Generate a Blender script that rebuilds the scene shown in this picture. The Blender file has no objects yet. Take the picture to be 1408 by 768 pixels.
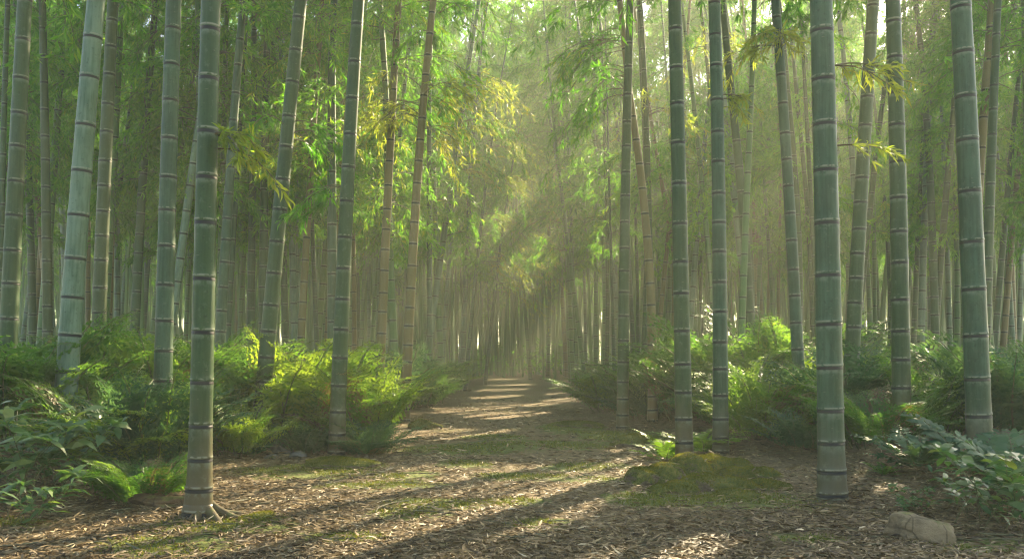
import bpy, math, random
import numpy as np
from mathutils import Vector, Matrix, Euler

RNG = np.random.default_rng(7)
random.seed(7)
S = bpy.context.scene
COL = S.collection
R = math.radians
TAU = 2 * math.pi

# ------------------------------------------------------------------ camera figures
F, CX, HY, EYE = 1219.0, 704.0, 490.0, 1.1        # focal length and horizon in photo pixels, eye height in metres
SUN_AZ, SUN_EL = 31.0, 31.0                        # sun behind the wood, to one side
SUN = np.array([math.sin(R(SUN_AZ)) * math.cos(R(SUN_EL)), math.cos(R(SUN_AZ)) * math.cos(R(SUN_EL)), math.sin(R(SUN_EL))])


def depth_of(y):
    return F * EYE / (y - HY)


def X_at(px, D):
    return (px - CX) / F * D


def Z_at(py, D):
    return EYE + (HY - py) / F * D


# ------------------------------------------------------------------ terrain
def sstep(a, b, x):
    t = np.clip((x - a) / (b - a), 0, 1)
    return t * t * (3 - 2 * t)


def wob(x, y, f, seed):
    r = np.random.default_rng(seed)
    v = 0
    for _ in range(5):
        a, p, k = r.uniform(0, TAU), r.uniform(0, TAU), f * r.uniform(.6, 1.6)
        v = v + np.sin((x * math.cos(a) + y * math.sin(a)) * k + p)
    return v / 5


def path_half(y):
    return np.interp(y, [0, 4, 5.5, 7, 9, 12, 16, 22, 40, 80], [4.2, 3.6, 2.9, 2.15, 1.7, 1.45, 1.2, 1.05, .95, .95])


def path_mid(y):
    return np.interp(y, [0, 6, 10, 13, 17, 22, 30, 45, 60], [-.25, -.2, -.05, .1, .36, .32, -.1, -.75, -1.3])


def gh(x, y):
    x = np.asarray(x, float); y = np.asarray(y, float)
    d = np.abs(x - path_mid(y)) - path_half(y)
    h = .22 * sstep(0, 2.6, d) + .25 * sstep(3, 12, d)
    h = h + .018 * wob(x, y, 3.1, 3) + .03 * wob(x, y, 1.2, 4) + .10 * wob(x, y, .5, 5) * sstep(.4, 4, d)
    return h * sstep(900, 100, np.hypot(x, y))


def gh1(x, y):
    return float(gh(np.array([x]), np.array([y]))[0])


# ------------------------------------------------------------------ mesh helpers
def make_mesh(name, V, polys, mats, mat_idx=None, attrs=None, smooth=False):
    """polys: list of (m,k) index arrays; attrs: {name: (n,4) float}"""
    me = bpy.data.meshes.new(name)
    V = np.ascontiguousarray(V, np.float32)
    me.vertices.add(len(V)); me.vertices.foreach_set('co', V.ravel())
    loops = np.concatenate([p.ravel() for p in polys]).astype(np.int32)
    tot = np.concatenate([np.full(len(p), p.shape[1]) for p in polys]).astype(np.int32)
    start = np.concatenate([[0], np.cumsum(tot)[:-1]]).astype(np.int32)
    me.loops.add(len(loops)); me.loops.foreach_set('vertex_index', loops)
    me.polygons.add(len(tot)); me.polygons.foreach_set('loop_start', start); me.polygons.foreach_set('loop_total', tot)
    for m in mats:
        me.materials.append(m)
    if mat_idx is not None:
        me.polygons.foreach_set('material_index', np.asarray(mat_idx, np.int32))
    me.polygons.foreach_set('use_smooth', np.full(len(tot), smooth, dtype=bool))
    for k, a in (attrs or {}).items():
        at = me.attributes.new(k, 'FLOAT_COLOR', 'POINT')
        at.data.foreach_set('color', np.ascontiguousarray(a, np.float32).ravel())
    me.update(calc_edges=True)
    return me


def link(name, me, parent=None, loc=None):
    o = bpy.data.objects.new(name, me); COL.objects.link(o)
    if parent: o.parent = parent
    if loc is not None: o.location = loc
    return o


def empty(name, loc, label, cat, group=None):
    o = bpy.data.objects.new(name, None); COL.objects.link(o)
    o.empty_display_size = .1; o.location = loc
    return tag(o, label, cat, group)


def tag(o, label=None, cat=None, group=None, kind=None):
    if label: o['label'] = label
    if cat: o['category'] = cat
    if group: o['group'] = group
    if kind: o['kind'] = kind
    return o


class Bag:
    """collects numpy geometry of leaves and twigs"""
    def __init__(s): s.V, s.P, s.M, s.A, s.n = [], {3: [], 4: []}, {3: [], 4: []}, [], 0

    def add(s, V, polys, mat=0, tint=None):
        V = np.asarray(V, float)
        for p in polys:
            s.P[p.shape[1]].append(p + s.n); s.M[p.shape[1]].append(np.full(len(p), mat))
        s.V.append(V); s.n += len(V)
        a = np.ones((len(V), 4)); a[:, 0] = .5
        if tint is not None: a[:, 0] = tint
        s.A.append(a)

    def arrays(s):
        P = [np.concatenate(s.P[k]) for k in (3, 4) if s.P[k]]
        M = np.concatenate([np.concatenate(s.M[k]) for k in (3, 4) if s.M[k]])
        return np.concatenate(s.V), P, M, np.concatenate(s.A)

    def mesh(s, name, mats, smooth=False):
        V, P, M, A = s.arrays()
        return make_mesh(name, V, P, mats, M, {'tint': A}, smooth)


def unit(v):
    return v / np.maximum(np.linalg.norm(v, axis=-1, keepdims=True), 1e-9)


def leaf_quads(p, d, nrm, L, W, sag=.15, wide=.4):
    """one folded kite per leaf, base / right / tip / left"""
    d = unit(d); s = unit(np.cross(d, nrm)); n = np.cross(s, d)
    L = np.asarray(L).reshape(-1, 1); W = np.asarray(W).reshape(-1, 1)
    mid = p + d * L * wide + n * L * .02
    tip = p + d * L - n * L * sag
    k = len(p)
    V = np.stack([p, mid + s * W * .5 - n * W * .12, tip, mid - s * W * .5 - n * W * .12], 1).reshape(-1, 3)
    return V, np.arange(k * 4).reshape(k, 4)


def leaf_long(p, d, nrm, L, W, sag=.2, twist=0.0):
    """six-point lance leaf bent in two, for leaves near the eye"""
    d = unit(d); s = unit(np.cross(d, nrm)); n = np.cross(s, d)
    L = np.asarray(L).reshape(-1, 1); W = np.asarray(W).reshape(-1, 1); sag = np.asarray(sag).reshape(-1, 1)
    tw = np.asarray(twist).reshape(-1, 1)
    a = p + d * L * .3 + n * L * sag * .35
    b = p + d * L * .66 + n * L * sag * .25
    t = p + d * L - n * L * sag * .6
    s2 = s * np.cos(tw) + n * np.sin(tw)
    k = len(p)
    V = np.stack([p, a + s * W * .5, b + s2 * W * .42, t, b - s2 * W * .42, a - s * W * .5], 1).reshape(-1, 3)
    i = np.arange(k)[:, None] * 6
    return V, np.concatenate([i + [0, 1, 5], i + [2, 3, 4]]), i + [1, 2, 4, 5]


def tube(path, rad, sides=5):
    """open tube along a polyline"""
    P = np.asarray(path, float); n = len(P); rad = np.broadcast_to(rad, (n,))
    T = unit(np.gradient(P, axis=0))
    ref = np.array([0, 0, 1.]) if abs(T[:, 2]).mean() < .8 else np.array([1., 0, 0])
    A = unit(np.cross(T, ref)); B = np.cross(T, A)
    th = np.arange(sides) / sides * TAU
    V = P[:, None] + rad[:, None, None] * (A[:, None] * np.cos(th)[None, :, None] + B[:, None] * np.sin(th)[None, :, None])
    i = np.arange(n - 1)[:, None] * sides; j = np.arange(sides)[None]
    q = np.stack([i + j, i + (j + 1) % sides, i + sides + (j + 1) % sides, i + sides + j], -1).reshape(-1, 4)
    return V.reshape(-1, 3), q


# ------------------------------------------------------------------ materials
def nt(name):
    m = bpy.data.materials.new(name); m.use_nodes = True
    t = m.node_tree; t.nodes.clear()
    return m, t, t.nodes.new('ShaderNodeOutputMaterial')


class N:
    """terse node builder"""
    def __init__(s, t): s.t = t

    def new(s, kind, **kw):
        n = s.t.nodes.new(kind)
        for k, v in kw.items(): setattr(n, k, v)
        return n

    def put(s, sock, v):
        if isinstance(v, bpy.types.NodeSocket): s.t.links.new(v, sock)
        elif v is not None:
            if sock.type == 'RGBA' and len(v) == 3: v = (*v, 1)
            sock.default_value = v

    def math(s, op, a, b=None, clamp=False):
        n = s.new('ShaderNodeMath', operation=op, use_clamp=clamp)
        s.put(n.inputs[0], a)
        if b is not None: s.put(n.inputs[1], b)
        return n.outputs[0]

    def mix(s, f, a, b, mode='MIX'):
        n = s.new('ShaderNodeMix', data_type='RGBA', blend_type=mode)
        s.put(n.inputs[0], f); s.put(n.inputs[6], a); s.put(n.inputs[7], b)
        return n.outputs[2]

    def remap(s, v, a, b, c=0., d=1., smooth=True):
        n = s.new('ShaderNodeMapRange', interpolation_type='SMOOTHSTEP' if smooth else 'LINEAR')
        for i, x in enumerate((v, a, b, c, d)): s.put(n.inputs[i], x)
        return n.outputs[0]

    def noise(s, vec, scale, detail=3, rough=.55, dist=0.):
        n = s.new('ShaderNodeTexNoise')
        s.put(n.inputs['Vector'], vec); n.inputs['Scale'].default_value = scale
        n.inputs['Detail'].default_value = detail; n.inputs['Roughness'].default_value = rough
        n.inputs['Distortion'].default_value = dist
        return n.outputs['Fac']

    def vor(s, vec, scale, out='Distance'):
        n = s.new('ShaderNodeTexVoronoi'); s.put(n.inputs['Vector'], vec); n.inputs['Scale'].default_value = scale
        return n.outputs[out]

    def scale(s, vec, sc, rot=(0, 0, 0)):
        n = s.new('ShaderNodeMapping'); s.put(n.inputs[0], vec); n.inputs['Scale'].default_value = sc
        n.inputs['Rotation'].default_value = rot
        return n.outputs[0]

    def bump(s, h, strength=.4, dist=.02):
        n = s.new('ShaderNodeBump'); s.put(n.inputs['Height'], h)
        n.inputs['Strength'].default_value = strength; n.inputs['Distance'].default_value = dist
        return n.outputs[0]

    def attr(s, name):
        n = s.new('ShaderNodeAttribute', attribute_name=name)
        sp = s.new('ShaderNodeSeparateColor'); s.t.links.new(n.outputs['Color'], sp.inputs[0])
        return sp.outputs[0], sp.outputs[1], sp.outputs[2], n.outputs['Alpha']

    def ramp(s, f, stops):
        n = s.new('ShaderNodeValToRGB'); s.put(n.inputs[0], f)
        e = n.color_ramp.elements
        while len(e) < len(stops): e.new(.5)
        for el, (p, c) in zip(e, stops): el.position = p; el.color = (*c, 1)
        return n.outputs[0]

    def bsdf(s, col, rough=.6, spec=.4, normal=None):
        n = s.new('ShaderNodeBsdfPrincipled'); s.put(n.inputs['Base Color'], col); s.put(n.inputs['Roughness'], rough)
        s.put(n.inputs['Specular IOR Level'], spec)
        if normal is not None: s.put(n.inputs['Normal'], normal)
        return n.outputs[0]


def foliage_mat(name, stops, trans=.5, tcol=1.5, rough=.5, spec=.3):
    """leaf colour varies from leaf to leaf (tint attribute) and from plant to plant; thin leaves pass light"""
    m, t, out = nt(name); b = N(t)
    tint = b.attr('tint')[0]
    oi = b.new('ShaderNodeObjectInfo')
    f = b.math('ADD', b.math('MULTIPLY', tint, .78), b.math('MULTIPLY', oi.outputs['Random'], .22))
    c = b.ramp(f, stops)
    warm = b.mix(1., c, (tcol * 1.05, tcol, tcol * .45), 'MULTIPLY')
    tr = b.new('ShaderNodeBsdfTranslucent'); b.put(tr.inputs[0], warm)
    mx = b.new('ShaderNodeMixShader'); mx.inputs[0].default_value = trans
    t.links.new(b.bsdf(c, rough, spec), mx.inputs[1]); t.links.new(tr.outputs[0], mx.inputs[2])
    t.links.new(mx.outputs[0], out.inputs[0])
    return m


def culm_mat(name, c1, c2, bloom, bloom_amt, brown):
    m, t, out = nt(name); b = N(t)
    up, dn, hf, rnd = b.attr('ring')
    tc = b.new('ShaderNodeTexCoord').outputs['Object']
    oi = b.new('ShaderNodeObjectInfo').outputs['Random']
    streak = b.noise(b.scale(tc, (26, 26, 1.3)), 1.6, 4, .65)
    fine = b.noise(b.scale(tc, (90, 90, 3)), 2.2, 3, .6)
    blot = b.noise(b.scale(tc, (3, 3, 1.1)), 2.0, 4, .6)
    spots = b.noise(tc, 34, 3, .7)
    c = b.mix(b.remap(streak, .3, .7), c1, c2)
    c = b.mix(b.math('MULTIPLY', oi, .35), c, (c1[0] * 1.25, c1[1] * 1.05, c1[2] * .8))
    c = b.mix(b.math('MULTIPLY', rnd, .4), c, (c2[0] * .72, c2[1] * .8, c2[2] * .7))
    # waxy bloom wears off in streaks and blotches
    bl = b.math('MULTIPLY', b.remap(b.math('ADD', blot, b.math('MULTIPLY', streak, .5)), .55, .95), bloom_amt)
    c = b.mix(bl, c, bloom)
    c = b.mix(b.math('MULTIPLY', b.remap(spots, .58, .7), .55), c, (c1[0] * .4, c1[1] * .42, c1[2] * .4))
    c = b.mix(b.math('MULTIPLY', b.remap(fine, .62, .8), .3), c, (.05, .06, .035))
    grey = b.noise(b.scale(tc, (7, 7, 5)), 2.4, 6, .7)
    c = b.mix(b.math('MULTIPLY', b.remap(grey, .56, .68), .35), c, (.085, .115, .07))
    scr = b.noise(b.scale(tc, (14, 14, 60), (.5, .3, 0)), 1.5, 2, .5)
    c = b.mix(b.math('MULTIPLY', b.remap(scr, .70, .76), .4), c, (.15, .16, .10))
    # old weathered foot
    z = b.new('ShaderNodeSeparateXYZ'); b.put(z.inputs[0], tc)
    foot = b.remap(b.math('ADD', z.outputs[2], b.math('MULTIPLY', blot, -.9)), (.6 if name.startswith('green') else 1.6 if name.startswith('tan') else .4), -.42)
    c = b.mix(b.math('MULTIPLY', foot, .85), c, brown)
    lich = b.math('MULTIPLY', b.remap(b.noise(tc, 9, 5, .7), .56, .66), b.remap(z.outputs[2], 1.4, .1))
    c = b.mix(b.math('MULTIPLY', lich, .6), c, (.10, .105, .06))
    # powder ring below each node, sheath scar on it
    pw = b.math('MULTIPLY', b.remap(dn, .75, .3), b.remap(b.noise(tc, 22, 3, .6), .35, .62))
    c = b.mix(b.math('MULTIPLY', pw, .32), c, (.20, .235, .175))
    scar = b.math('MULTIPLY', b.remap(dn, .31, .21), b.remap(up, .06, .12))
    scar = b.math('MAXIMUM', scar, b.math('MULTIPLY', b.remap(dn, .06, .0), 1.0))
    scar = b.math('MULTIPLY', scar, b.remap(b.noise(tc, 16, 2), .2, .42, .8, 1.))
    c = b.mix(scar, c, (.008, .007, .005))
    lip = b.math('MULTIPLY', b.math('MULTIPLY', b.remap(up, .22, .12), b.remap(up, .02, .08)), b.remap(b.noise(tc, 24, 2), .38, .55))
    c = b.mix(b.math('MULTIPLY', lip, .55), c, (.24, .25, .18))
    h = b.math('ADD', b.math('MULTIPLY', fine, .5), b.math('MULTIPLY', spots, .5))
    nrm = b.bump(h, .16, .006)
    rough = b.remap(blot, .3, .7, .42, .62)
    t.links.new(b.bsdf(c, rough, .26, nrm), out.inputs[0])
    return m


def plain(name, stops, scale=6., rough=.8, bump=.4, spec=.2, stretch=(1, 1, 1), bd=.01):
    m, t, out = nt(name); b = N(t)
    tc = b.scale(b.new('ShaderNodeTexCoord').outputs['Object'], stretch)
    n = b.noise(tc, scale, 6, .65)
    c = b.ramp(n, stops)
    t.links.new(b.bsdf(c, rough, spec, b.bump(b.noise(tc, scale * 3, 5, .7), bump, bd)), out.inputs[0])
    return m


def litter_mat(name, stops):
    m, t, out = nt(name); b = N(t)
    c = b.ramp(b.attr('tint')[0], stops)
    tr = b.new('ShaderNodeBsdfTranslucent'); b.put(tr.inputs[0], c)
    mx = b.new('ShaderNodeMixShader'); mx.inputs[0].default_value = .15
    t.links.new(b.bsdf(c, .62, .25), mx.inputs[1]); t.links.new(tr.outputs[0], mx.inputs[2])
    t.links.new(mx.outputs[0], out.inputs[0])
    return m


def ground_mat(name, path=False):
    m, t, out = nt(name); b = N(t)
    P = b.new('ShaderNodeNewGeometry').outputs['Position']
    moss = b.attr('moss')[0]
    big = b.noise(P, .7, 5, .6)
    mid = b.noise(P, 4, 6, .65)
    fib = b.noise(b.scale(P, (22, 6, 1), (0, 0, .5)), 1.2, 5, .7, .6)
    fib2 = b.noise(b.scale(P, (6, 24, 1), (0, 0, .2)), 1.3, 5, .7, .6)
    bits = b.vor(P, 26)
    c = b.ramp(b.math('ADD', b.math('MULTIPLY', fib, .5), b.math('MULTIPLY', fib2, .5)),
               [(.3, (.045, .031, .016)), (.46, (.115, .082, .042)), (.58, (.19, .138, .074)), (.75, (.30, .23, .137))])
    c = b.mix(b.remap(bits, .5, .15, 0, .5), c, (.10, .07, .042))
    c = b.mix(b.remap(mid, .4, .62, 0, .55), c, (.15, .11, .062) if path else (.09, .064, .036))
    gm = b.math('MULTIPLY', b.remap(b.math('ADD', b.math('MULTIPLY', big, .6), b.math('MULTIPLY', mid, .5)), .56, .68), .45)
    gm = b.math('MAXIMUM', gm, b.remap(b.math('ADD', moss, b.math('MULTIPLY', b.math('SUBTRACT', mid, .5), 1.1)), .3, .55))
    mc = b.ramp(b.noise(P, 38, 5, .7), [(.3, (.035, .05, .012)), (.5, (.085, .105, .022)), (.72, (.17, .17, .04))])
    c = b.mix(gm, c, mc)
    hgt = b.math('ADD', b.math('ADD', fib, fib2), b.math('MULTIPLY', bits, -.6))
    t.links.new(b.bsdf(c, .85, .15, b.bump(hgt, .7, .03)), out.inputs[0])
    return m


def rock_mat(name, stone, mossy):
    m, t, out = nt(name); b = N(t)
    tc = b.new('ShaderNodeTexCoord').outputs['Object']
    g = b.new('ShaderNodeNewGeometry')
    nz = b.new('ShaderNodeSeparateXYZ'); b.put(nz.inputs[0], g.outputs['Normal'])
    n1 = b.noise(tc, 5, 6, .65); n2 = b.noise(tc, 24, 6, .7)
    c = b.ramp(b.math('ADD', b.math('MULTIPLY', n1, .6), b.math('MULTIPLY', n2, .4)),
               [(.3, tuple(x * .4 for x in stone)), (.5, stone), (.7, tuple(min(x * 1.45, .6) for x in stone))])
    vn = b.new('ShaderNodeTexVoronoi', feature='DISTANCE_TO_EDGE'); b.put(vn.inputs[0], tc); vn.inputs['Scale'].default_value = 4.2
    crack = b.remap(vn.outputs[0], .03, .0)
    c = b.mix(b.math('MULTIPLY', crack, .6), c, tuple(x * .2 for x in stone))
    k = b.math('ADD', b.math('MULTIPLY', nz.outputs[2], .6), b.math('MULTIPLY', b.math('SUBTRACT', n1, .5), 2.2))
    k = b.math('MULTIPLY', b.remap(k, .75 - mossy, 1.0 - mossy), min(1., mossy * 1.5 + .3))
    mc = b.ramp(n2, [(.3, (.03, .042, .01)), (.48, (.075, .09, .018)), (.6, (.13, .12, .03)), (.75, (.20, .15, .05))])
    c = b.mix(k, c, mc)
    hgt = b.math('ADD', b.math('MULTIPLY', n2, .8), b.math('MULTIPLY', b.noise(tc, 80, 3, .7), .4))
    t.links.new(b.bsdf(c, .85, .18, b.bump(hgt, .8, .02)), out.inputs[0])
    return m


G_CROWN = [(0, (.016, .064, .006)), (.35, (.032, .108, .008)), (.65, (.056, .150, .011)), (.88, (.098, .172, .016)), (1, (.15, .168, .022))]
G_SPRAY = [(0, (.05, .09, .015)), (.5, (.11, .16, .022)), (1, (.2, .22, .04))]
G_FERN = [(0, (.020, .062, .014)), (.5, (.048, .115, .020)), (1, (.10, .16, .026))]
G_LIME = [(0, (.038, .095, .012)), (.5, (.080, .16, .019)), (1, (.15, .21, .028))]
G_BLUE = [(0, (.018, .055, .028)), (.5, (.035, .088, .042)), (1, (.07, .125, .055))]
M_CROWN = foliage_mat('bamboo_leaf', G_CROWN, .55, 3.1)
M_SPRAY = foliage_mat('young_bamboo_leaf', G_SPRAY, .55, 2.2)
M_FERN = foliage_mat('fern_leaf', G_FERN, .5, 2.3)
M_LIME = foliage_mat('young_fern_leaf', G_LIME, .48, 1.9)
M_BLUE = foliage_mat('glossy_fern_leaf', G_BLUE, .4, 2., .6, .2)
M_BROAD = foliage_mat('broad_leaf', [(0, (.02, .06, .02)), (.6, (.05, .11, .03)), (1, (.15, .2, .05))], .4, 2., .42, .4)
M_DEAD = foliage_mat('withered_fern', [(0, (.06, .045, .018)), (.5, (.11, .085, .034)), (1, (.18, .145, .06))], .3, 1.2)
M_STEM = plain('green_stem', [(.3, (.05, .06, .02)), (.7, (.11, .11, .04))], 20, .6, .1)
M_TWIG = plain('twig_bark', [(.3, (.06, .055, .03)), (.7, (.13, .12, .06))], 20, .7, .1)
M_CULM = {
    'pale': culm_mat('pale_culm', (.032, .074, .036), (.054, .102, .056), (.115, .175, .115), .85, (.085, .068, .036)),
    'blue': culm_mat('bluish_culm', (.0095, .035, .012), (.016, .048, .019), (.042, .088, .046), .8, (.075, .062, .034)),
    'green': culm_mat('green_culm', (.010, .034, .005), (.018, .047, .009), (.042, .076, .027), .55, (.085, .06, .028)),
    'tan': culm_mat('tan_culm', (.085, .070, .016), (.118, .094, .026), (.15, .13, .055), .4, (.105, .070, .028)),
    'back': culm_mat('fresh_green_culm', (.032, .088, .018), (.054, .126, .030), (.11, .165, .07), .5, (.085, .075, .03)),
    'dark': culm_mat('dark_culm', (.021, .040, .008), (.034, .056, .013), (.065, .085, .035), .35, (.05, .042, .016)),
}
M_GROUND = ground_mat('forest_floor')
M_PATH = ground_mat('trodden_litter', True)
M_LITTER = litter_mat('dead_bamboo_leaf', [(0, (.034, .022, .010)), (.35, (.088, .060, .027)), (.65, (.185, .130, .062)), (.88, (.33, .25, .132)), (1, (.45, .37, .23))])
M_MOSS = foliage_mat('moss_shoot', [(0, (.045, .06, .012)), (.5, (.10, .115, .022)), (1, (.19, .19, .045))], .3, 1.5, .8, .1)
M_ROOT = plain('root_bark', [(.3, (.04, .032, .018)), (.5, (.075, .06, .03)), (.7, (.07, .08, .02))], 9, .85, .7)


# ------------------------------------------------------------------ bamboo
def culm_line(h, H, nod, bow=0.):
    """lean-free axis of a culm: straight, then nodding over towards +x at the top"""
    t = np.asarray(h) / H
    return np.stack([nod * np.clip(t, 0, 1) ** 3 + bow * np.sin(np.clip(t * 2.2, 0, 1) * math.pi), np.zeros_like(t) + 0 * t, np.asarray(h, float)], -1)


def culm_radius(h, H, rad):
    t = np.asarray(h) / H
    return rad * (np.interp(t, [0, .03, .35, .8, 1], [1.10, 1.02, .80, .40, .10]))


def node_heights(H, gap, seed):
    r = np.random.default_rng(seed); z, out = .06, []
    while z < H - .15:
        out.append(z)
        z += gap * np.interp(z, [0, .3, 1.2, 5, H], [.45, .66, .94, 1.06, .8]) * r.uniform(.88, 1.11)
    return np.array(out)


def culm_mesh(name, mat, H, rad, gap=.36, nod=.8, bow=0., sides=22, seed=0, flare=0., lod=False):
    r = np.random.default_rng(seed)
    nodes = node_heights(H, gap, seed)
    hs, rs, up, dn, rn = [], [], [], [], []
    edges = np.concatenate([[-.25], nodes, [H]])
    for k in range(len(edges) - 1):
        a, b = edges[k], edges[k + 1]; L = b - a; q = r.uniform()
        offs = [(.004, 1.045), (.012, 1.05), (.026, 1.006), (.05, .993), (.1, .990), (L * .5, .985), (L - .1, .990), (L - .05, .995), (L - .024, 1.012), (L - .010, 1.02), (L - .004, .965)]
        if lod: offs = [(.006, 1.03), (.03, 1.0), (.1, .99), (L - .1, .99), (L - .03, .997), (L - .006, .97)]
        for o, s in offs:
            if L < .25 and .06 < o < L - .06: continue
            hs.append(a + o); rs.append(s); rn.append(q)
            up.append(min(o, .1) / .1 if k else 1.); dn.append(min(L - o, .1) / .1)
    if flare > .2:                                           # rings close together where the foot spreads
        extra = np.arange(-.24, .7, .035)
        allh = np.concatenate([hs, extra]); o = np.argsort(allh)
        rs, up, dn, rn = [np.concatenate([v, np.interp(extra, hs, v)])[o] for v in (rs, up, dn, rn)]
        hs = allh[o]
    hs = np.array(hs); ax = culm_line(hs, H, nod, bow)
    rr = culm_radius(hs, H, rad) * np.array(rs)
    rr = rr + rad * flare * np.exp(-np.clip(hs, 0, None) / .20)
    th = np.arange(sides) / sides * TAU
    out = 1 + .012 * np.sin(th * 2 + seed)[None] + 0 * hs[:, None]
    if flare:
        out = out + .35 * flare * np.exp(-np.clip(hs, 0, None) / .11)[:, None] * (np.sin(th * 3 + 1) + .5 * np.sin(th * 5))[None]
    V = np.stack([ax[:, None, 0] + rr[:, None] * out * np.cos(th), ax[:, None, 1] + rr[:, None] * out * np.sin(th), ax[:, None, 2] + 0 * th], -1)
    n = len(hs); i = np.arange(n - 1)[:, None] * sides; j = np.arange(sides)[None]
    q = np.stack([i + j, i + (j + 1) % sides, i + sides + (j + 1) % sides, i + sides + j], -1).reshape(-1, 4)
    A = np.stack([np.repeat(v, sides) for v in (up, dn, hs / H, rn)], 1)
    return make_mesh(name, V.reshape(-1, 3), [q], [mat], attrs={'ring': A}, smooth=True)


def spray(bag, p0, d0, L, r, twigs=9, leaves=11, leaf=.13, droop=.55, tint=(0, 1), long=False):
    """a side branch: rises out of the node, arches over and carries twigs of drooping leaves"""
    t = np.linspace(0, 1, 7)
    d0 = d0 / np.linalg.norm(d0)
    side = np.cross(d0, [0, 0, 1.]); side /= max(np.linalg.norm(side), 1e-6)
    pts = p0 + d0 * (t * L)[:, None] + np.array([0, 0, -1.]) * (droop * L * t ** 2.2)[:, None] + side * (r.normal(0, .06) * L * t ** 2)[:, None]
    v, q = tube(pts, .008 * (1 - .8 * t) + .0012, 3)
    bag.add(v, [q], 1)
    s = np.sort(r.uniform(.22, 1, twigs)); s[-1] = 1.
    P, Dn, Ln = [], [], []
    for sv in s:
        base = np.array([np.interp(sv, t, pts[:, k]) for k in range(3)])
        tan = np.array([np.interp(min(sv + .1, 1), t, pts[:, k]) - np.interp(max(sv - .1, 0), t, pts[:, k]) for k in range(3)])
        tan /= max(np.linalg.norm(tan), 1e-6)
        td = tan + side * r.normal(0, .8) + np.array([0, 0, r.normal(-.05, .35)])
        td /= np.linalg.norm(td)
        tl = L * r.uniform(.18, .38)
        tt = r.uniform(.15, 1, leaves)
        tw = base + td * (tt * tl)[:, None] + np.array([0, 0, -.35]) * (tl * tt ** 2)[:, None]
        v, q = tube(np.array([base, base + td * tl * .5 + [0, 0, -.09 * tl], base + td * tl + [0, 0, -.35 * tl]]), [.0035, .0025, .001], 3)
        bag.add(v, [q], 1)
        ld = td + r.normal(0, .55, (leaves, 3)) + [0, 0, -.45]
        P.append(tw); Dn.append(ld)
    P = np.concatenate(P); Dn = np.concatenate(Dn); k = len(P)
    nr = r.normal(0, .6, (k, 3)) + [0, 0, 1.]
    LL = leaf * r.uniform(.6, 1.2, k)
    tn = np.clip(r.normal((tint[0] + tint[1]) / 2, .22 * (tint[1] - tint[0]), k) + r.normal(0, .10), 0, 1)
    if long:
        V, a, b = leaf_long(P, Dn, nr, LL, LL * .14, r.uniform(.05, .25, k), r.normal(0, .4, k))
        bag.add(V, [a, b], 0, np.repeat(tn, 6))
    else:
        V, q = leaf_quads(P, Dn, nr, LL, LL * .19, r.uniform(.0, .2, (k, 1)))
        bag.add(V, [q], 0, np.repeat(tn, 4))


def crown_bag(seed, H, h0, nod, reach=1.5, twigs=12, leaves=14, leaf=.165, step=.36, top=.55):
    r = np.random.default_rng(seed); bag = Bag()
    h, ang = h0, r.uniform(0, TAU)
    while h < H - .05:
        t = (h - h0) / (H - h0)
        L = reach * np.interp(t, [0, .12, .5, .85, 1], [.6, .95, 1., .7, .35])
        ang += math.pi + r.normal(0, .5)
        for k in range(2):
            if r.uniform() < (.08 if t < .5 else top): continue
            a = ang + (r.uniform(.5, 1.0) if k else 0)
            d = np.array([math.cos(a), math.sin(a), r.uniform(.25, .75)])
            spray(bag, culm_line(h, H, nod), d, L * r.uniform(.7, 1.25), r, twigs, leaves, leaf, r.uniform(.45, .85))
        h += step * r.uniform(.8, 1.2)
    return bag


# openings in the canopy: shafts the sun comes down through
LANES = []


def lane(px, py, D=None, rad=.5, z=None):
    D = D or depth_of(py)
    LANES.append((np.array([X_at(px, D), D, Z_at(py, D) if z is None else z]), rad))


for a in [(640, 668, None, .9), (735, 665, None, .9), (820, 655, None, .7), (540, 684, None, .85), (440, 668, None, .8), (470, 695, None, .5),
          (40, 750, None, .9), (130, 742, None, .8), (220, 745, None, .6), (90, 725, None, .6), (700, 712, None, .45), (600, 722, None, .4), (360, 655, None, .4), (560, 740, None, .35),
          (640, 597, None, .5), (590, 594, None, .5), (700, 570, None, .6), (735, 556, None, .5), (690, 521, None, .6),
          (890, 655, None, .5), (430, 520, 10.2, .9), (520, 530, 10.8, .8), (500, 580, 10., .5), (420, 480, 11, .6),
          (150, 600, 8., .7), (185, 560, 8.2, .6), (330, 620, 9., .5), (1050, 580, 11., .7), (918, 590, 9.5, .5), (966, 590, 10.0, .5), (985, 570, 10.5, .5), (1020, 450, 13.6, .8), (1085, 450, 13.9, .7), (950, 480, 14.4, .6), (60, 475, 10.3, .6), (200, 490, 10.5, .5), (300, 505, 11., .5), (1300, 500, 10., .5), (1200, 500, 12., .5),
          (1255, 545, 9., .4), (1240, 640, 7.6, .3), (1340, 600, 8., .35),
          (560, 160, 16., 1.2), (600, 200, 17., 1.), (640, 120, 20., 1.4), (690, 240, 27., 1.2), (640, 300, 26., 1.), (650, 200, 26., 1.2), (820, 230, 24, 1.), (840, 330, 24., .8),
                    (340, 215, 8.5, .5), (1190, 190, 9, .5), (1190, 90, 9, .6), (570, 450, 14.4, .6), (565, 520, 14.4, .5), (575, 300, 14.4, .6), (527, 480, 15, .5), (535, 300, 15., .5), (486, 60, 9.7, .4), (470, 400, 9.7, .4), (105, 350, 8.2, .4), (110, 180, 8.2, .4), (460, 170, 15, 1.)]:
    lane(*a)

for px, py, rad in [(690, 300, .017), (742, 352, .024), (800, 405, .019), (850, 455, .022)]:      # long slits in the crowns: the shafts over the path
    for D in (25., 29., 34., 40.):
        lane(px, py, D, rad * D)
LA = np.array([p for p, _ in LANES]); LR = np.array([r for _, r in LANES])


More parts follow.
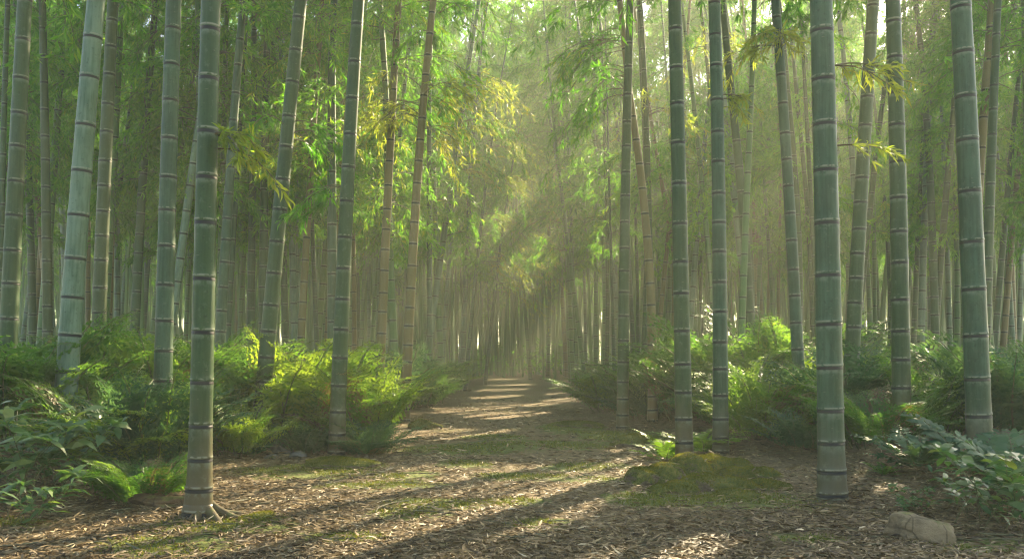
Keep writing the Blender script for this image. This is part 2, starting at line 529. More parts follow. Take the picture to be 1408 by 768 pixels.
def in_lanes(W, grow=1.0):
    """mask of points that stand in a sun shaft"""
    hit = np.zeros(len(W), bool)
    c = (W.min(0) + W.max(0)) / 2; R0 = np.linalg.norm(W.max(0) - c)
    for p, rad in zip(LA, LR):
        e = c - p; ps = e @ SUN
        if e @ e - ps * ps > (R0 + rad) ** 2: continue
        d = W - p; s = d @ SUN
        hit |= ((d * d).sum(1) - s * s < (rad * grow) ** 2) & (s > .6)
    return hit


class Crown:
    def __init__(s, seed, H, h0, nod, **kw):
        s.V, s.P, s.M, s.A = crown_bag(seed, H, h0, nod, **kw).arrays()
        s.H, s.h0 = H, h0
        s.mesh = make_mesh('bamboo_crown_leaves', s.V, s.P, [M_CROWN, M_TWIG], s.M, {'tint': s.A})

    def at(s, mw, sc, thin=0.):
        """the shared mesh, or a copy of it with the leaves gone that would stand in a sun shaft"""
        A = np.array(mw)[:3, :3] * np.asarray(sc)[None, :]
        W = s.V @ A.T + np.array(mw)[:3, 3]
        hit = in_lanes(W)
        if not hit.any(): return s.mesh
        P, M, i = [], [], 0
        used = np.zeros(len(s.V), bool)
        for p in s.P:
            keep = ~hit[p].any(1)
            P.append(p[keep]); M.append(s.M[i:i + len(p)][keep]); i += len(p); used[P[-1].ravel()] = True
        if not used.any(): return None
        new = np.cumsum(used) - 1
        return make_mesh('bamboo_crown_leaves', s.V[used], [new[p] for p in P], [M_CROWN, M_TWIG], np.concatenate(M), {'tint': s.A[used]})


NODS = [.6, 1.0, 1.5, .8, 1.3, 1.9]
CROWNS = {'high': [Crown(100 + i, 13., 5.6 + .4 * (i % 3), NODS[i], reach=1.5, twigs=10, leaves=12, leaf=.16, top=.5) for i in range(6)],
          'shade': [Crown(180 + i, 13., 5.4 + .4 * (i % 3), NODS[i], reach=1.65, twigs=11, leaves=13, leaf=.165, top=.05) for i in range(6)],
          'fine': [Crown(120 + i, 13., 3.3 + .5 * (i % 3), NODS[i], reach=1.4 + .1 * (i % 4), twigs=14, leaves=18, leaf=.125, top=.6) for i in range(6)],
          'deep': [Crown(140 + i, 13., 3.8 + .4 * (i % 3), NODS[i], reach=1.5 + .1 * (i % 4), twigs=11, leaves=13, leaf=.17, top=.45) for i in range(6)],
          'thick': [Crown(160 + i, 13., 3.8 + .4 * (i % 3), NODS[i], reach=1.7 + .1 * (i % 4), twigs=11, leaves=13, leaf=.19, top=.0) for i in range(6)]}


def place_bamboo(base, tilt_x, tilt_y, yaw, culm_me, crown_k, label, group=None, crown_scale=(1, 1, 1), culm_scale=(1, 1, 1), crown='deep'):
    rot = Matrix.Rotation(tilt_x, 4, 'Y') @ Matrix.Rotation(tilt_y, 4, 'X') @ Matrix.Rotation(yaw, 4, 'Z')
    mw = Matrix.Translation(base) @ rot
    e = empty('bamboo', base, label, 'bamboo', group)
    e.rotation_euler = rot.to_euler()
    c = link('culm', culm_me, e); c.scale = culm_scale
    if crown:
        me = CROWNS[crown][crown_k].at(mw, crown_scale)
        if me is not None:
            k = link('crown', me, e); k.scale = crown_scale
    return e


# ---- the culms one can follow from the foot up: foot pixel, second point on the axis, distance, width in px, colour
MAIN = [
    # xa, ya, xb, yb, D, w, mat, gap, bow, label
    (12, 445, 30, 0, 9.6, 24, 'green', .37, 0, 'mid green leaning bamboo culm beside the thin one cut by the picture edge'),
    (2, 300, 6, 40, 13., 9, 'green', .36, 0, 'thin green bamboo culm cut by the picture edge'),
    (90, 560, 125, 0, 8.2, 30, 'pale', .42, 0, 'thick silvery bamboo culm leaning over the fern bank'),
    (135, 470, 150, 0, 11.5, 20, 'dark', .36, 0, 'dark olive bamboo culm just behind the thick silvery one'),
    (185, 474, 206, 0, 15., 13, 'green', .36, 0, 'slender green bamboo culm behind the ferns between dark olive and shadowed culms'),
    (223, 575, 236, 0, 9.0, 25, 'blue', .36, 0, 'shadowed grey green bamboo culm standing in the fern bank'),
    (274, 690, 291, 0, 5.96, 31, 'green', .36, 0, 'green bamboo culm with flared rooty foot at the litter edge'),
    (301, 510, 328, 0, 13., 15, 'blue', .35, 0, 'slim grey green bamboo culm leaning behind the rooty footed one'),
    (357, 600, 410, 0, 10.4, 22, 'green', .38, 0, 'clearly leaning green bamboo culm behind the young yellow green fern'),
    (362, 450, 364, 0, 16., 13, 'green', .35, 0, 'upright slender bamboo culm crossed by the clearly leaning one'),
    (392, 460, 388, 280, 18., 10, 'green', .35, 0, 'short looking olive bamboo culm behind the sunlit bush'),
    (405, 450, 400, 150, 17., 10, 'pale', .35, 0, 'thin pale bamboo culm of a close pair above the sunlit bush'),
    (414, 470, 433, 110, 16., 11, 'tan', .35, 0, 'thin greyish bamboo culm leaning away from its pale twin'),
    (452, 440, 468, 200, 17., 9, 'tan', .33, 0, 'thin brownish bamboo culm close beside the straight green one'),
    (463, 610, 486, 0, 9.7, 22, 'green', .36, 0, 'straight green bamboo culm with brown foot on a mossy hummock'),
    (522, 530, 543, 30, 15., 13, 'tan', .36, 0, 'tan bamboo culm with bright rim behind the feathery bush'),
    (535, 380, 555, 55, 19., 8, 'pale', .36, 0, 'thin grey bamboo culm tight against the tan one'),
    (556, 580, 580, 70, 14.4, 14, 'tan', .36, 0, 'honey coloured sunlit bamboo culm at the bend of the path'),
    (580, 548, 641, 97, 20.5, 10, 'pale', .40, 0, 'pale hazy bamboo culm leaning towards the path'),
    (640, 530, 672, 175, 28., 6, 'blue', .40, 0, 'thin leaning bamboo culm against the hazy foliage over the path'),
    (668, 520, 690, 300, 34., 5, 'blue', .40, 0, 'thin far bamboo culm where the path narrows'),
    (856, 585, 860, 90, 13.3, 16, 'green', .36, 0, 'mossy green bamboo culm at the shaded path verge'),
    (897, 580, 862, 0, 14.3, 13, 'tan', .36, .10, 'curved tan bamboo culm crossing behind the mossy green one'),
    (894, 420, 891, 80, 17., 11, 'green', .36, 0, 'plain upright bamboo culm behind the curved tan one'),
    (941, 625, 930, 0, 9.1, 23, 'green', .36, 0, 'green bamboo culm with tan foot rising from the mossy mound'),
    (953, 400, 976, 45, 20., 9, 'pale', .36, 0, 'thin pale bamboo culm leaning between two thick ones over the mossy mound'),
    (991, 620, 988, 0, 9.7, 21, 'blue', .36, 0, 'smooth grey green bamboo culm behind the mossy mound'),
    (1028, 447, 999, 30, 14.5, 14, 'green', .36, .05, 'mid green bamboo culm leaning away behind the large fern thicket'),
    (1102, 600, 1073, 0, 11.8, 17, 'blue', .36, 0, 'grey green bamboo culm tilted beside the fern thicket'),
    (1144, 680, 1130, 0, 6.75, 35, 'blue', .36, 0, 'thickest bluish bamboo culm standing on the leaf litter'),
    (1167, 585, 1198, 0, 11., 21, 'green', .36, 0, 'green bamboo culm leaning behind the thickest one'),
    (1186, 400, 1211, 145, 18., 10, 'green', .36, 0, 'thin green bamboo culm repeating the lean of the stouter one before it'),
    (1240, 590, 1235, 0, 8.9, 25, 'green', .37, 0, 'deep green upright bamboo culm rising out of the fern slope'),
    (1258, 420, 1266, 170, 19., 8, 'green', .36, 0, 'very thin bamboo culm beside the deep green upright one'),
    (1268, 420, 1274, 150, 18., 10, 'pale', .36, 0, 'slender pale bamboo culm in the cluster behind the fern slope'),
    (1284, 420, 1276, 100, 17., 12, 'green', .36, 0, 'bowed mid green bamboo culm in the cluster behind the fern slope'),
    (1291, 410, 1312, 155, 17., 10, 'dark', .36, 0, 'dark slim bamboo culm leaning out of the cluster behind the fern slope'),
    (1346, 590, 1326, 0, 7.6, 33, 'blue', .40, 0, 'stout bluish bamboo culm with blackish rings above the long fronds'),
    (1358, 400, 1372, 0, 13., 15, 'green', .36, 0, 'green bamboo culm leaning just behind the stout bluish one'),
    (1373, 410, 1390, 180, 17., 9, 'green', .36, 0, 'thin bamboo culm of a leaning pair beyond the stout bluish one'),
    (1386, 410, 1400, 235, 18., 9, 'tan', .36, 0, 'thin tawny bamboo culm of a leaning pair beyond the stout bluish one'),
    (45, 420, 42, 60, 16., 11, 'green', .36, 0, 'upright mid green bamboo culm between two nearer leaning ones'),
    (66, 440, 64, 0, 13.5, 14, 'dark', .36, 0, 'dark upright bamboo culm close behind the thick silvery one'),
]
OCC = []
for i, (xa, ya, xb, yb, D, w, mk, gap, bow, label) in enumerate(MAIN):
    x1, z1, x2, z2 = X_at(xa, D), Z_at(ya, D), X_at(xb, D), Z_at(yb, D)
    slope = (x2 - x1) / (z2 - z1)
    bx = x1 - slope * z1
    H = random.uniform(11.5, 14.5)
    rad = w / 2 / F * D * .99
    flare = .34 if i == 6 else (.12 if D < 8 else .06)
    # the top nods over the way the culm leans, sideways to the eye or away from it
    yaw = random.uniform(-.9, .9) + (0 if slope > 0 else math.pi)
    nod = NODS[i % 6] * .55
    lod = D > 16
    me = culm_mesh('bamboo_culm', M_CULM[mk], H, rad, gap * random.uniform(.95, 1.06), nod * H / 13, bow * (1 if math.cos(yaw) > 0 else -1), 14 if lod else 26, 300 + i, flare, False)
    sz = H / 13.
    e = place_bamboo((bx, D, gh1(bx, D) * .6), math.atan(slope), random.uniform(-.012, .012), yaw, me, i % 6, label, None, (sz, sz, sz), (1, 1, 1), ('shade' if bx > -.5 else 'high') if D < 14.8 else 'fine')
    OCC.append((bx, D))

# ---- the culms behind them, in no order
GRP = {}
def back_bamboo(n_want, d0, d1, gap0):
    n = tries = 0
    while n < n_want and tries < 30000:
        tries += 1
        D = math.sqrt(random.uniform(d0 ** 2, d1 ** 2))
        x = random.uniform(-.63, .66) * D
        pm, ph = float(path_mid(D)), float(path_half(D))
        if abs(x - pm) < ph + (.9 if D < 24 else .5): continue
        if any((x - a) ** 2 + ((D - b) * .6) ** 2 < gap0 ** 2 for a, b in OCC): continue
        # keep the shafts from running into culms too often
        OCC.append((x, D)); n += 1
        yield x, D


KINDS = ['back', 'back', 'pale', 'back', 'green', 'blue', 'back', 'tan']
BACK = [culm_mesh('bamboo_culm', M_CULM[k], 13., .072, .34 + .01 * i, NODS[i % 6] * .9, (-.06, .05, 0, .08)[i % 4], 10, 700 + i, .05, True) for i, k in enumerate(KINDS)]
for dz, (n, d0, d1, g0) in enumerate([(96, 13.5, 25., .58), (140, 25., 42., .6)]):
    for x, D in back_bamboo(n, d0, d1, g0):
        near = dz == 0
        side = x < path_mid(D)
        label = {(True, True): 'slender bamboo culm in the crowded stand behind the fern bank', (True, False): 'slender bamboo culm in the crowded stand behind the mossy mound and fern thicket',
                 (False, True): 'thin hazy bamboo culm deep in the wood beyond the honey coloured culm', (False, False): 'thin hazy bamboo culm deep in the wood beyond the mossy green culm'}[(near, bool(side))]
        group = {(True, True): 'slender bamboos behind the fern bank', (True, False): 'slender bamboos behind the fern thicket',
                 (False, True): 'hazy bamboos beyond the honey coloured culm', (False, False): 'hazy bamboos beyond the mossy green culm'}[(near, bool(side))]
        k = random.randrange(len(BACK)); s = random.uniform(.85, 1.2) if near else random.uniform(1.05, 1.45)
        lean = random.gauss(0, .05) + (.03 if side else -.03)
        place_bamboo((x, D, gh1(x, D) - .03), lean, random.gauss(0, .03), random.gauss(0, 1.2) + (0 if side else math.pi), BACK[k], k % 6, label, group,
                     (s, s, s), (s * random.uniform(.75, 1.15),) * 2 + (s,), 'fine' if D < 22 else 'thick' if 1 < x < 17 and D > 27 else 'deep')

# ---- far wood: one mass
def far_grove():
    r = np.random.default_rng(91)
    bag = Bag()
    base = []
    for v in range(3):
        b = crown_bag(500 + v, 13., (3.4, 4.6, 4.0)[v], NODS[v], reach=1.8, twigs=6, leaves=7, leaf=.38, step=.42, top=.15)
        base.append(b.arrays())
    n = 0
    pts = []
    while n < 560:
        D = math.sqrt(r.uniform(42 ** 2, 115 ** 2)); x = r.uniform(-.64, .68) * D
        if D < 45 and abs(x - path_mid(D)) < 1.5: continue
        pts.append((x, D)); n += 1
    pts += [(path_mid(60) * d_ / 60 + r.uniform(-.02, .02) * d_, d_) for d_ in r.uniform(66, 95, 14)] + [(r.uniform(-.09, .09) * d_, d_) for d_ in r.uniform(46, 64, 22)] + [(r.uniform(.18, .36) * d_, d_) for d_ in r.uniform(43, 60, 24)]
    off = 0
    for x, D in pts:
        s = r.uniform(1.25, 1.8) if len(pts) - 60 > pts.index((x, D)) else r.uniform(1.6, 1.85); yaw = r.uniform(0, TAU); tx, ty = r.normal(0, .05, 2)
        rot = np.array(Matrix.Rotation(tx, 3, 'Y') @ Matrix.Rotation(ty, 3, 'X') @ Matrix.Rotation(yaw, 3, 'Z')) * s
        o = np.array([x, D, gh1(x, D) - .1])
        k = int(r.integers(3)); V, P, M, A = base[k]
        W = V @ rot.T + o
        hit = in_lanes(W)
        bag.add(W, [], 0); bag.A[-1][:] = A
        i = 0
        for p in P:
            keep = ~hit[p].any(1)
            bag.P[p.shape[1]].append(p[keep] + bag.n - len(V)); bag.M[p.shape[1]].append(M[i:i + len(p)][keep]); i += len(p)
        h = np.linspace(0, 12.5, 9)
        tv, tq = tube(culm_line(h, 13., NODS[k]) @ rot.T + o, culm_radius(h, 13., r.uniform(.05, .08)), 6)
        bag.add(tv, [tq], 2, r.uniform(0, 1))
    for _ in range(1900):                                    # bare stems crowding between and behind them
        D = math.sqrt(r.uniform(28 ** 2, 130 ** 2)); x = r.uniform(-.62, .66) * D
        if D < 46 and abs(x - path_mid(D)) < 1.9: continue
        l, q_ = r.normal(0, .05, 2); hh = np.linspace(0, r.uniform(8, 13), 4)
        o = np.array([x, D, gh1(x, D) - .1])
        tv, tq = tube(o + np.stack([l * hh + .004 * hh ** 2 * r.normal(), q_ * hh, hh], 1), r.uniform(.045, .085) * np.array([1.05, .95, .8, .4]), 5)
        bag.add(tv, [tq], 2, r.uniform(0, 1))
    for _ in range(420):                                     # brushwood under them
        D = math.sqrt(r.uniform(44 ** 2, 150 ** 2)); x = r.uniform(-.62, .66) * D if _ % 4 else path_mid(D) + r.normal(0, 3)
        if D < 50 and abs(x - path_mid(D)) < 1.4: continue
        k = 150; hgt = r.uniform(.8, 2.4) + (1.2 if D > 70 else 0)
        p = np.stack([x + r.normal(0, .9, k), D + r.normal(0, .9, k), gh1(x, D) + hgt * np.sqrt(r.uniform(0, 1, k)) * r.uniform(.4, 1, k)], 1)
        V, Q = leaf_quads(p, r.normal(0, 1, (k, 3)) + [0, 0, -.2], r.normal(0, 1, (k, 3)) + [0, 0, 1], r.uniform(.2, .45, k), r.uniform(.05, .1, k))
        bag.add(V, [Q], 0, np.repeat(np.clip(r.normal(.4, .2, k), 0, 1), 4))
    for _ in range(260):                                     # the stand that shuts the end of the path
        D = r.uniform(48, 120); x = path_mid(60) + r.uniform(-.13, .10) * D
        hh = np.linspace(0, r.uniform(9, 13), 3); l = r.normal(0, .03)
        tv, tq = tube(np.array([x, D, gh1(x, D) - .1]) + np.stack([l * hh, 0 * hh, hh], 1), r.uniform(.045, .08) * np.array([1.05, .9, .5]), 5)
        bag.add(tv, [tq], 2, r.uniform(0, 1))
    m, t, out = nt('far_culm'); b = N(t)
    c = b.ramp(b.attr('tint')[0], [(0, (.030, .095, .018)), (.6, (.070, .155, .036)), (1, (.12, .175, .05))])
    t.links.new(b.bsdf(c, .6, .3), out.inputs[0])
    tag(link('far_bamboo_wood', bag.mesh('far_bamboo_wood', [M_CROWN, M_TWIG, m])), 'far mass of hazy bamboo closing the view at the end of the path', 'bamboo wood', None, 'stuff')


far_grove()

# ------------------------------------------------------------------ undergrowth
def frond(bag, r, base, yaw, L, rise, droop, pin=18, wid=.26, sub=7, mat=0, tint=(.2, .8), bend=0., lw=.4):
    """an arching frond: stalk, paired side ribs, each with paired leaflets (or one leaflet when sub == 0)"""
    t = np.linspace(0, 1, 9)
    out = np.array([math.cos(yaw), math.sin(yaw), 0.])
    side = np.array([-math.sin(yaw), math.cos(yaw), 0.])
    a = rise * (1 - droop * t ** 1.5)
    step = L / 8
    dirs = out * np.cos(a)[:, None] + np.array([0, 0, 1.]) * np.sin(a)[:, None] + side * (bend * t)[:, None]
    pts = base + np.concatenate([[np.zeros(3)], np.cumsum(dirs[:-1] * step, 0)])
    v, q = tube(pts, .006 * L * (1 - .85 * t) + .001, 4)
    bag.add(v, [q], 1)
    s = np.linspace(.16, .985, pin)
    B = np.stack([np.interp(s, t, pts[:, k]) for k in range(3)], 1)
    T = unit(np.stack([np.interp(s, t, dirs[:, k]) for k in range(3)], 1))
    Sd = unit(side - T * (T @ side)[:, None]); U = np.cross(T, Sd); U *= np.sign(U[:, 2:3] + 1e-6)
    prof = np.interp(s, [.16, .35, .6, .85, 1], [.55, 1., .85, .42, .08]) * wid * L
    P, Dn, LL, NN, WW = [], [], [], [], []
    for sg in (-1, 1):
        pl = prof * r.uniform(.85, 1.1, pin)
        d = unit(Sd * sg + T * .45 + U * r.normal(.05, .12, (pin, 1)))
        if sub == 0:
            P.append(B); Dn.append(d); LL.append(pl); NN.append(U + r.normal(0, .15, (pin, 3))); WW.append(pl * lw)
            continue
        for k in range(sub):
            f = (k + .6) / sub
            q0 = B + d * (pl * f)[:, None] - U * (pl * .18 * f ** 2)[:, None]
            pr = pl * (.36 * (1 - f) ** .7 + .07)
            for s2 in (-1, 1):
                d2 = unit(d * .75 + np.cross(U, d) * s2 + r.normal(0, .16, (pin, 3)))
                P.append(q0); Dn.append(d2); LL.append(pr); NN.append(U + r.normal(0, .25, (pin, 3))); WW.append(pr * lw)
    P = np.concatenate(P); Dn = np.concatenate(Dn); LL = np.concatenate(LL); NN = np.concatenate(NN); WW = np.concatenate(WW)
    k = len(P); base_t = r.uniform(*tint)
    tn = np.clip(base_t + r.normal(0, .12, k), 0, 1)
    if sub == 0:
        V, A, Q = leaf_long(P, Dn, NN, LL, WW, r.uniform(.05, .22, k), r.normal(0, .2, k))
        bag.add(V, [A, Q], mat, np.repeat(tn, 6))
    else:
        V, Q = leaf_quads(P, Dn, NN, LL, WW, r.uniform(0, .2, (k, 1)), .45)
        bag.add(V, [Q], mat, np.repeat(tn, 4))


def bush_mesh(seed, n=34, mat=None, L=(.75, 1.2), spread=.28, sub=5, rise=(.7, 1.45), pin=17, wid=.27):
    r = np.random.default_rng(seed); bag = Bag()
    for k in range(n):
        a = k * 2.399 + r.normal(0, .3); rad = spread * math.sqrt(r.uniform())
        u = r.uniform()
        frond(bag, r, np.array([math.cos(a) * rad, math.sin(a) * rad, -.03]), a + r.normal(0, .4), r.uniform(*L), rise[0] + (rise[1] - rise[0]) * u, r.uniform(.7, 1.35), pin, wid * r.uniform(.85, 1.15), sub, 2 if r.uniform() < .07 else 0, (.1, .9), r.normal(0, .25))
    return bag.mesh('fern_fronds', [mat, M_STEM, M_DEAD])


def rosette_mesh(seed, n=12, mat=None, L=(.4, .62), pin=20, wid=.2, lw=.3, rise=(.5, 1.2)):
    r = np.random.default_rng(seed); bag = Bag()
    for k in range(n):
        a = k / n * TAU + r.normal(0, .25)
        frond(bag, r, np.array([0, 0, -.02]), a, r.uniform(*L), r.uniform(*rise), r.uniform(.9, 1.6), pin, wid, 0, 0, (.2, .9), r.normal(0, .2), lw)
    return bag.mesh('fern_fronds', [mat, M_STEM])


def broad_mesh(seed, n=10, mat=None, h=(.35, .7), leaf=.17, lw=.42):
    """leafy stems with pointed oval leaves in whorls"""
    r = np.random.default_rng(seed); bag = Bag()
    for k in range(n):
        a = r.uniform(0, TAU); L = r.uniform(*h); t = np.linspace(0, 1, 5)
        d = np.array([math.cos(a) * .5, math.sin(a) * .5, 1.])
        p0 = np.array([r.normal(0, .13), r.normal(0, .13), -.02])
        pts = p0 + d * (t * L)[:, None] + np.array([math.cos(a), math.sin(a), -.6]) * (.25 * L * t ** 2)[:, None]
        v, q = tube(pts, .005 * (1 - .6 * t), 4); bag.add(v, [q], 1)
        m = int(r.integers(9, 14)); s = r.uniform(.25, 1, m); s[:5] = 1
        B = np.stack([np.interp(s, t, pts[:, i]) for i in range(3)], 1)
        ph = r.uniform(0, TAU, m)
        D = np.stack([np.cos(ph), np.sin(ph), r.normal(.15, .3, m)], 1)
        LL = leaf * r.uniform(.6, 1.2, m)
        V, A, Q = leaf_long(B, D, np.array([0, 0, 1.]) + r.normal(0, .25, (m, 3)), LL, LL * lw, r.uniform(.1, .3, m), r.normal(0, .2, m))
        bag.add(V, [A, Q], 0, np.repeat(np.clip(r.normal(.5, .22, m), 0, 1), 6))
    return bag.mesh('leafy_stems', [mat, M_STEM])


BUSH = {'green': [bush_mesh(20 + i, 36, M_FERN) for i in range(3)], 'lime': [bush_mesh(30 + i, 38, M_LIME) for i in range(2)],
        'blue': [bush_mesh(40 + i, 30, M_BLUE, pin=16, wid=.27) for i in range(2)]}
ROSE = {'lime': [rosette_mesh(50 + i, 12, M_LIME) for i in range(2)], 'green': [rosette_mesh(60 + i, 13, M_FERN) for i in range(2)],
        'blue': [rosette_mesh(70, 11, M_BLUE, (.7, 1.1), 15, .24, .34, (.6, 1.3)), rosette_mesh(71, 12, M_BLUE, (.6, 1.0), 14, .26, .36, (.5, 1.2))]}
BROAD = [broad_mesh(80, 12, M_BROAD, (.35, .75), .19, .40), broad_mesh(81, 13, M_BROAD, (.45, .85), .27, .24)]
GONE = []


def plant(kind, me, x, y, s, label, cat, group=None, yaw=None, sz=None):
    o = link(kind, me)
    o.location = (x, y, gh1(x, y) - .01)
    o.rotation_euler = (random.gauss(0, .06), random.gauss(0, .06), random.uniform(0, TAU) if yaw is None else yaw)
    o.scale = (s, s, sz or s)
    tag(o, label, cat, group)
    GONE.append((x, y, s))
    return o


def P2(px, D):
    return X_at(px, D), D


# the ones one can point to
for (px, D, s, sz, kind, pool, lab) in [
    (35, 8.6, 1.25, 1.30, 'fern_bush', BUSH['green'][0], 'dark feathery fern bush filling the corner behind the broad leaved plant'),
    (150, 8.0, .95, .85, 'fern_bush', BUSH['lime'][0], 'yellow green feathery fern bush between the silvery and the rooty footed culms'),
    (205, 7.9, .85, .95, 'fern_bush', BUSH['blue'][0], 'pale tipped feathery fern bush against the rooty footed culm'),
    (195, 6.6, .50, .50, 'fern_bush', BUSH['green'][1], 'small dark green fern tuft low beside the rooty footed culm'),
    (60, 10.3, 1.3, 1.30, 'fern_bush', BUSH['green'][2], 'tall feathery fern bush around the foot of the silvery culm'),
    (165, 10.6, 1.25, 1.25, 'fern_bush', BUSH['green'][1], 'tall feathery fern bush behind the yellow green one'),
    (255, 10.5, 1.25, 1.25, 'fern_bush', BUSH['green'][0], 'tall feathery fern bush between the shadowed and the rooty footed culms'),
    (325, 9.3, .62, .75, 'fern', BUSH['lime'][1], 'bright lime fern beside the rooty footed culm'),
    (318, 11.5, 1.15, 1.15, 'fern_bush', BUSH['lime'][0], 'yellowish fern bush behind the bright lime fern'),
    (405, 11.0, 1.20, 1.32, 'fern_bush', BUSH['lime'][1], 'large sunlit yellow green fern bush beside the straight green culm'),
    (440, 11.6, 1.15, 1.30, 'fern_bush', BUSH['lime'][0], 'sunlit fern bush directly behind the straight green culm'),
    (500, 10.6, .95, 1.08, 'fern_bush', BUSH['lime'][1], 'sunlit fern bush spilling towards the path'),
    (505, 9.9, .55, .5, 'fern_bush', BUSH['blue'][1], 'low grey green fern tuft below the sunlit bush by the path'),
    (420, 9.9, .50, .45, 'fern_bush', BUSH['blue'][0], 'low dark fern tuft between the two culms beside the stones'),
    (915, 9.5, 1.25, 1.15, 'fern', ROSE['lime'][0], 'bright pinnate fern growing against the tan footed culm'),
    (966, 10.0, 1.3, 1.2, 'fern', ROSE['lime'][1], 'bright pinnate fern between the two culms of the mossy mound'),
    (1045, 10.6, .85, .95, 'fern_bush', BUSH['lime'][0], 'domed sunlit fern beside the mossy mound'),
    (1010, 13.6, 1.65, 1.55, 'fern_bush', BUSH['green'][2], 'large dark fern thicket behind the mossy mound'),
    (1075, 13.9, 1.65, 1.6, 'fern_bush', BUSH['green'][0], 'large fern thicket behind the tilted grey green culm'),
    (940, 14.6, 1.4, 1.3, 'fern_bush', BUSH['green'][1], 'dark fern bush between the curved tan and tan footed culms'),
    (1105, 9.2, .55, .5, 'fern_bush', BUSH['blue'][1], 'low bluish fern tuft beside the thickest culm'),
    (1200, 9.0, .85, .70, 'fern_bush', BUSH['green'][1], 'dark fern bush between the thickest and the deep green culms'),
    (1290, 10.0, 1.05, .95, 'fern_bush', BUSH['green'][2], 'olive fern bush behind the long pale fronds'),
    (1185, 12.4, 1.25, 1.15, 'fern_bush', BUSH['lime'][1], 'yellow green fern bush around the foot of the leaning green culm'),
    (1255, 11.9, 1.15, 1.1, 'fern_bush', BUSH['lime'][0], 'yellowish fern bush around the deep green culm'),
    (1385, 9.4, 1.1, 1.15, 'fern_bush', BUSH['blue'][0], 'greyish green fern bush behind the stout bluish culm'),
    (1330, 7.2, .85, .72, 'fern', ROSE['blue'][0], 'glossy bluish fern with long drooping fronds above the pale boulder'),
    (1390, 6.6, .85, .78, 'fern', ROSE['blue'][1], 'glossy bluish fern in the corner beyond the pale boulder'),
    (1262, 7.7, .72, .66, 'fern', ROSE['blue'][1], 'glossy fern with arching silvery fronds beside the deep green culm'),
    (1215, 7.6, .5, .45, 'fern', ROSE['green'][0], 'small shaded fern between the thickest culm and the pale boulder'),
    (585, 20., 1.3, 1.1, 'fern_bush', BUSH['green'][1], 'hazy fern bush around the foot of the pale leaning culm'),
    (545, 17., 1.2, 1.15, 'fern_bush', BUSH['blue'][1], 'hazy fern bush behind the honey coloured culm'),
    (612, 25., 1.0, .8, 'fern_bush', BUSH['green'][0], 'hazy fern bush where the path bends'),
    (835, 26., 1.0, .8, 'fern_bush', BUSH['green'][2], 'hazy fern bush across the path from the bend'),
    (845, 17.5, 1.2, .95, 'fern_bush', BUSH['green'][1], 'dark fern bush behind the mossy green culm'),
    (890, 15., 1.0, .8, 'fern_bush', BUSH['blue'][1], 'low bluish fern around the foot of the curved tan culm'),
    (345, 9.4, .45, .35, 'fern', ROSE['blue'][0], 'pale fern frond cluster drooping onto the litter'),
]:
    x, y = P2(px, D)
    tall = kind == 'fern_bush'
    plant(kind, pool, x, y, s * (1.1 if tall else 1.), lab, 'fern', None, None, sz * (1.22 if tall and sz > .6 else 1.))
for (px, D, s, lab) in [(25, 6.6, 1.0, 'broad leaved dark green plant in the shaded corner'), (70, 6.7, .9, 'broad leaved plant with long pale leaves beside the fern tuft'),
                        (15, 5.6, .55, 'low broad leaved plant drooping over the bright litter'), (1385, 5.7, .8, 'broad leaved plant at the corner beyond the pale boulder'),
                        (1345, 6.0, .5, 'small broad leaved plant touching the pale boulder'), (1255, 6.25, .32, 'tiny broad leaved plant tucked behind the pale boulder')]:
    x, y = P2(px, D)
    plant('broadleaf_plant', BROAD[len(GONE) % 2], x, y, s, lab, 'leafy plant')

# the rest of the undergrowth
def fill(n, d0, d1, e0, e1, gap, smin, smax, near):
    k = tries = 0
    while k < n and tries < 20000:
        tries += 1
        D = math.sqrt(random.uniform(d0 ** 2, d1 ** 2)); sd = random.choice((-1, 1))
        x = float(path_mid(D)) + sd * (float(path_half(D)) + random.uniform(e0, e1))
        if abs(x) > .62 * D: continue
        s = random.uniform(smin, smax)
        if any((x - a) ** 2 + (D - b) ** 2 < (gap * (s + c) * .5) ** 2 for a, b, c in GONE): continue
        k += 1
        pool = random.choice([BUSH['green'], BUSH['green'], BUSH['blue'], BUSH['lime']])
        a, b = (('feathery fern in the crowded bank behind the silvery culm and sunlit bush', 'ferns crowding the fern bank') if sd < 0 else
                ('feathery fern in the crowded slope behind the large fern thicket', 'ferns crowding the slope behind the thicket')) if near else \
               (('low hazy fern deep in the wood beyond the honey coloured culm', 'hazy ferns beyond the honey coloured culm') if sd < 0 else
                ('low hazy fern deep in the wood beyond the mossy green culm', 'hazy ferns beyond the mossy green culm'))
        plant('fern_bush', random.choice(pool), x, D, s, a, 'fern', b, None, s * random.uniform(.75, 1.15))


fill(66, 9.5, 18., 1.0, 9., .8, .95, 1.35, True)
fill(60, 18., 38., 1.1, 14., 1.2, .6, 1.1, False)

# ------------------------------------------------------------------ hanging branches that catch the eye
def hang(px, py, D, n, L, tint, label, dirx, spread=.5, seed=0, droop=.6, leaf=.14, mat=None, culm_px=None):
    """a side branch of a bamboo, cut free as its own small limb: a leafy bough"""
    r = np.random.default_rng(900 + seed); bag = Bag()
    cx = culm_px if culm_px is not None else px
    o = np.array([X_at(cx, D), D, Z_at(py, D)])
    for k in range(n):
        d = np.array([dirx + r.normal(0, spread), r.normal(0, spread), r.uniform(.1, .5)])
        spray(bag, np.array([0, 0, r.normal(0, .12 * L)]), d, L * r.uniform(.7, 1.2), r, 8, 11, leaf, droop * r.uniform(.7, 1.3), tint, True)
    return bag.mesh('leafy_bough', [mat or M_SPRAY, M_TWIG]), o


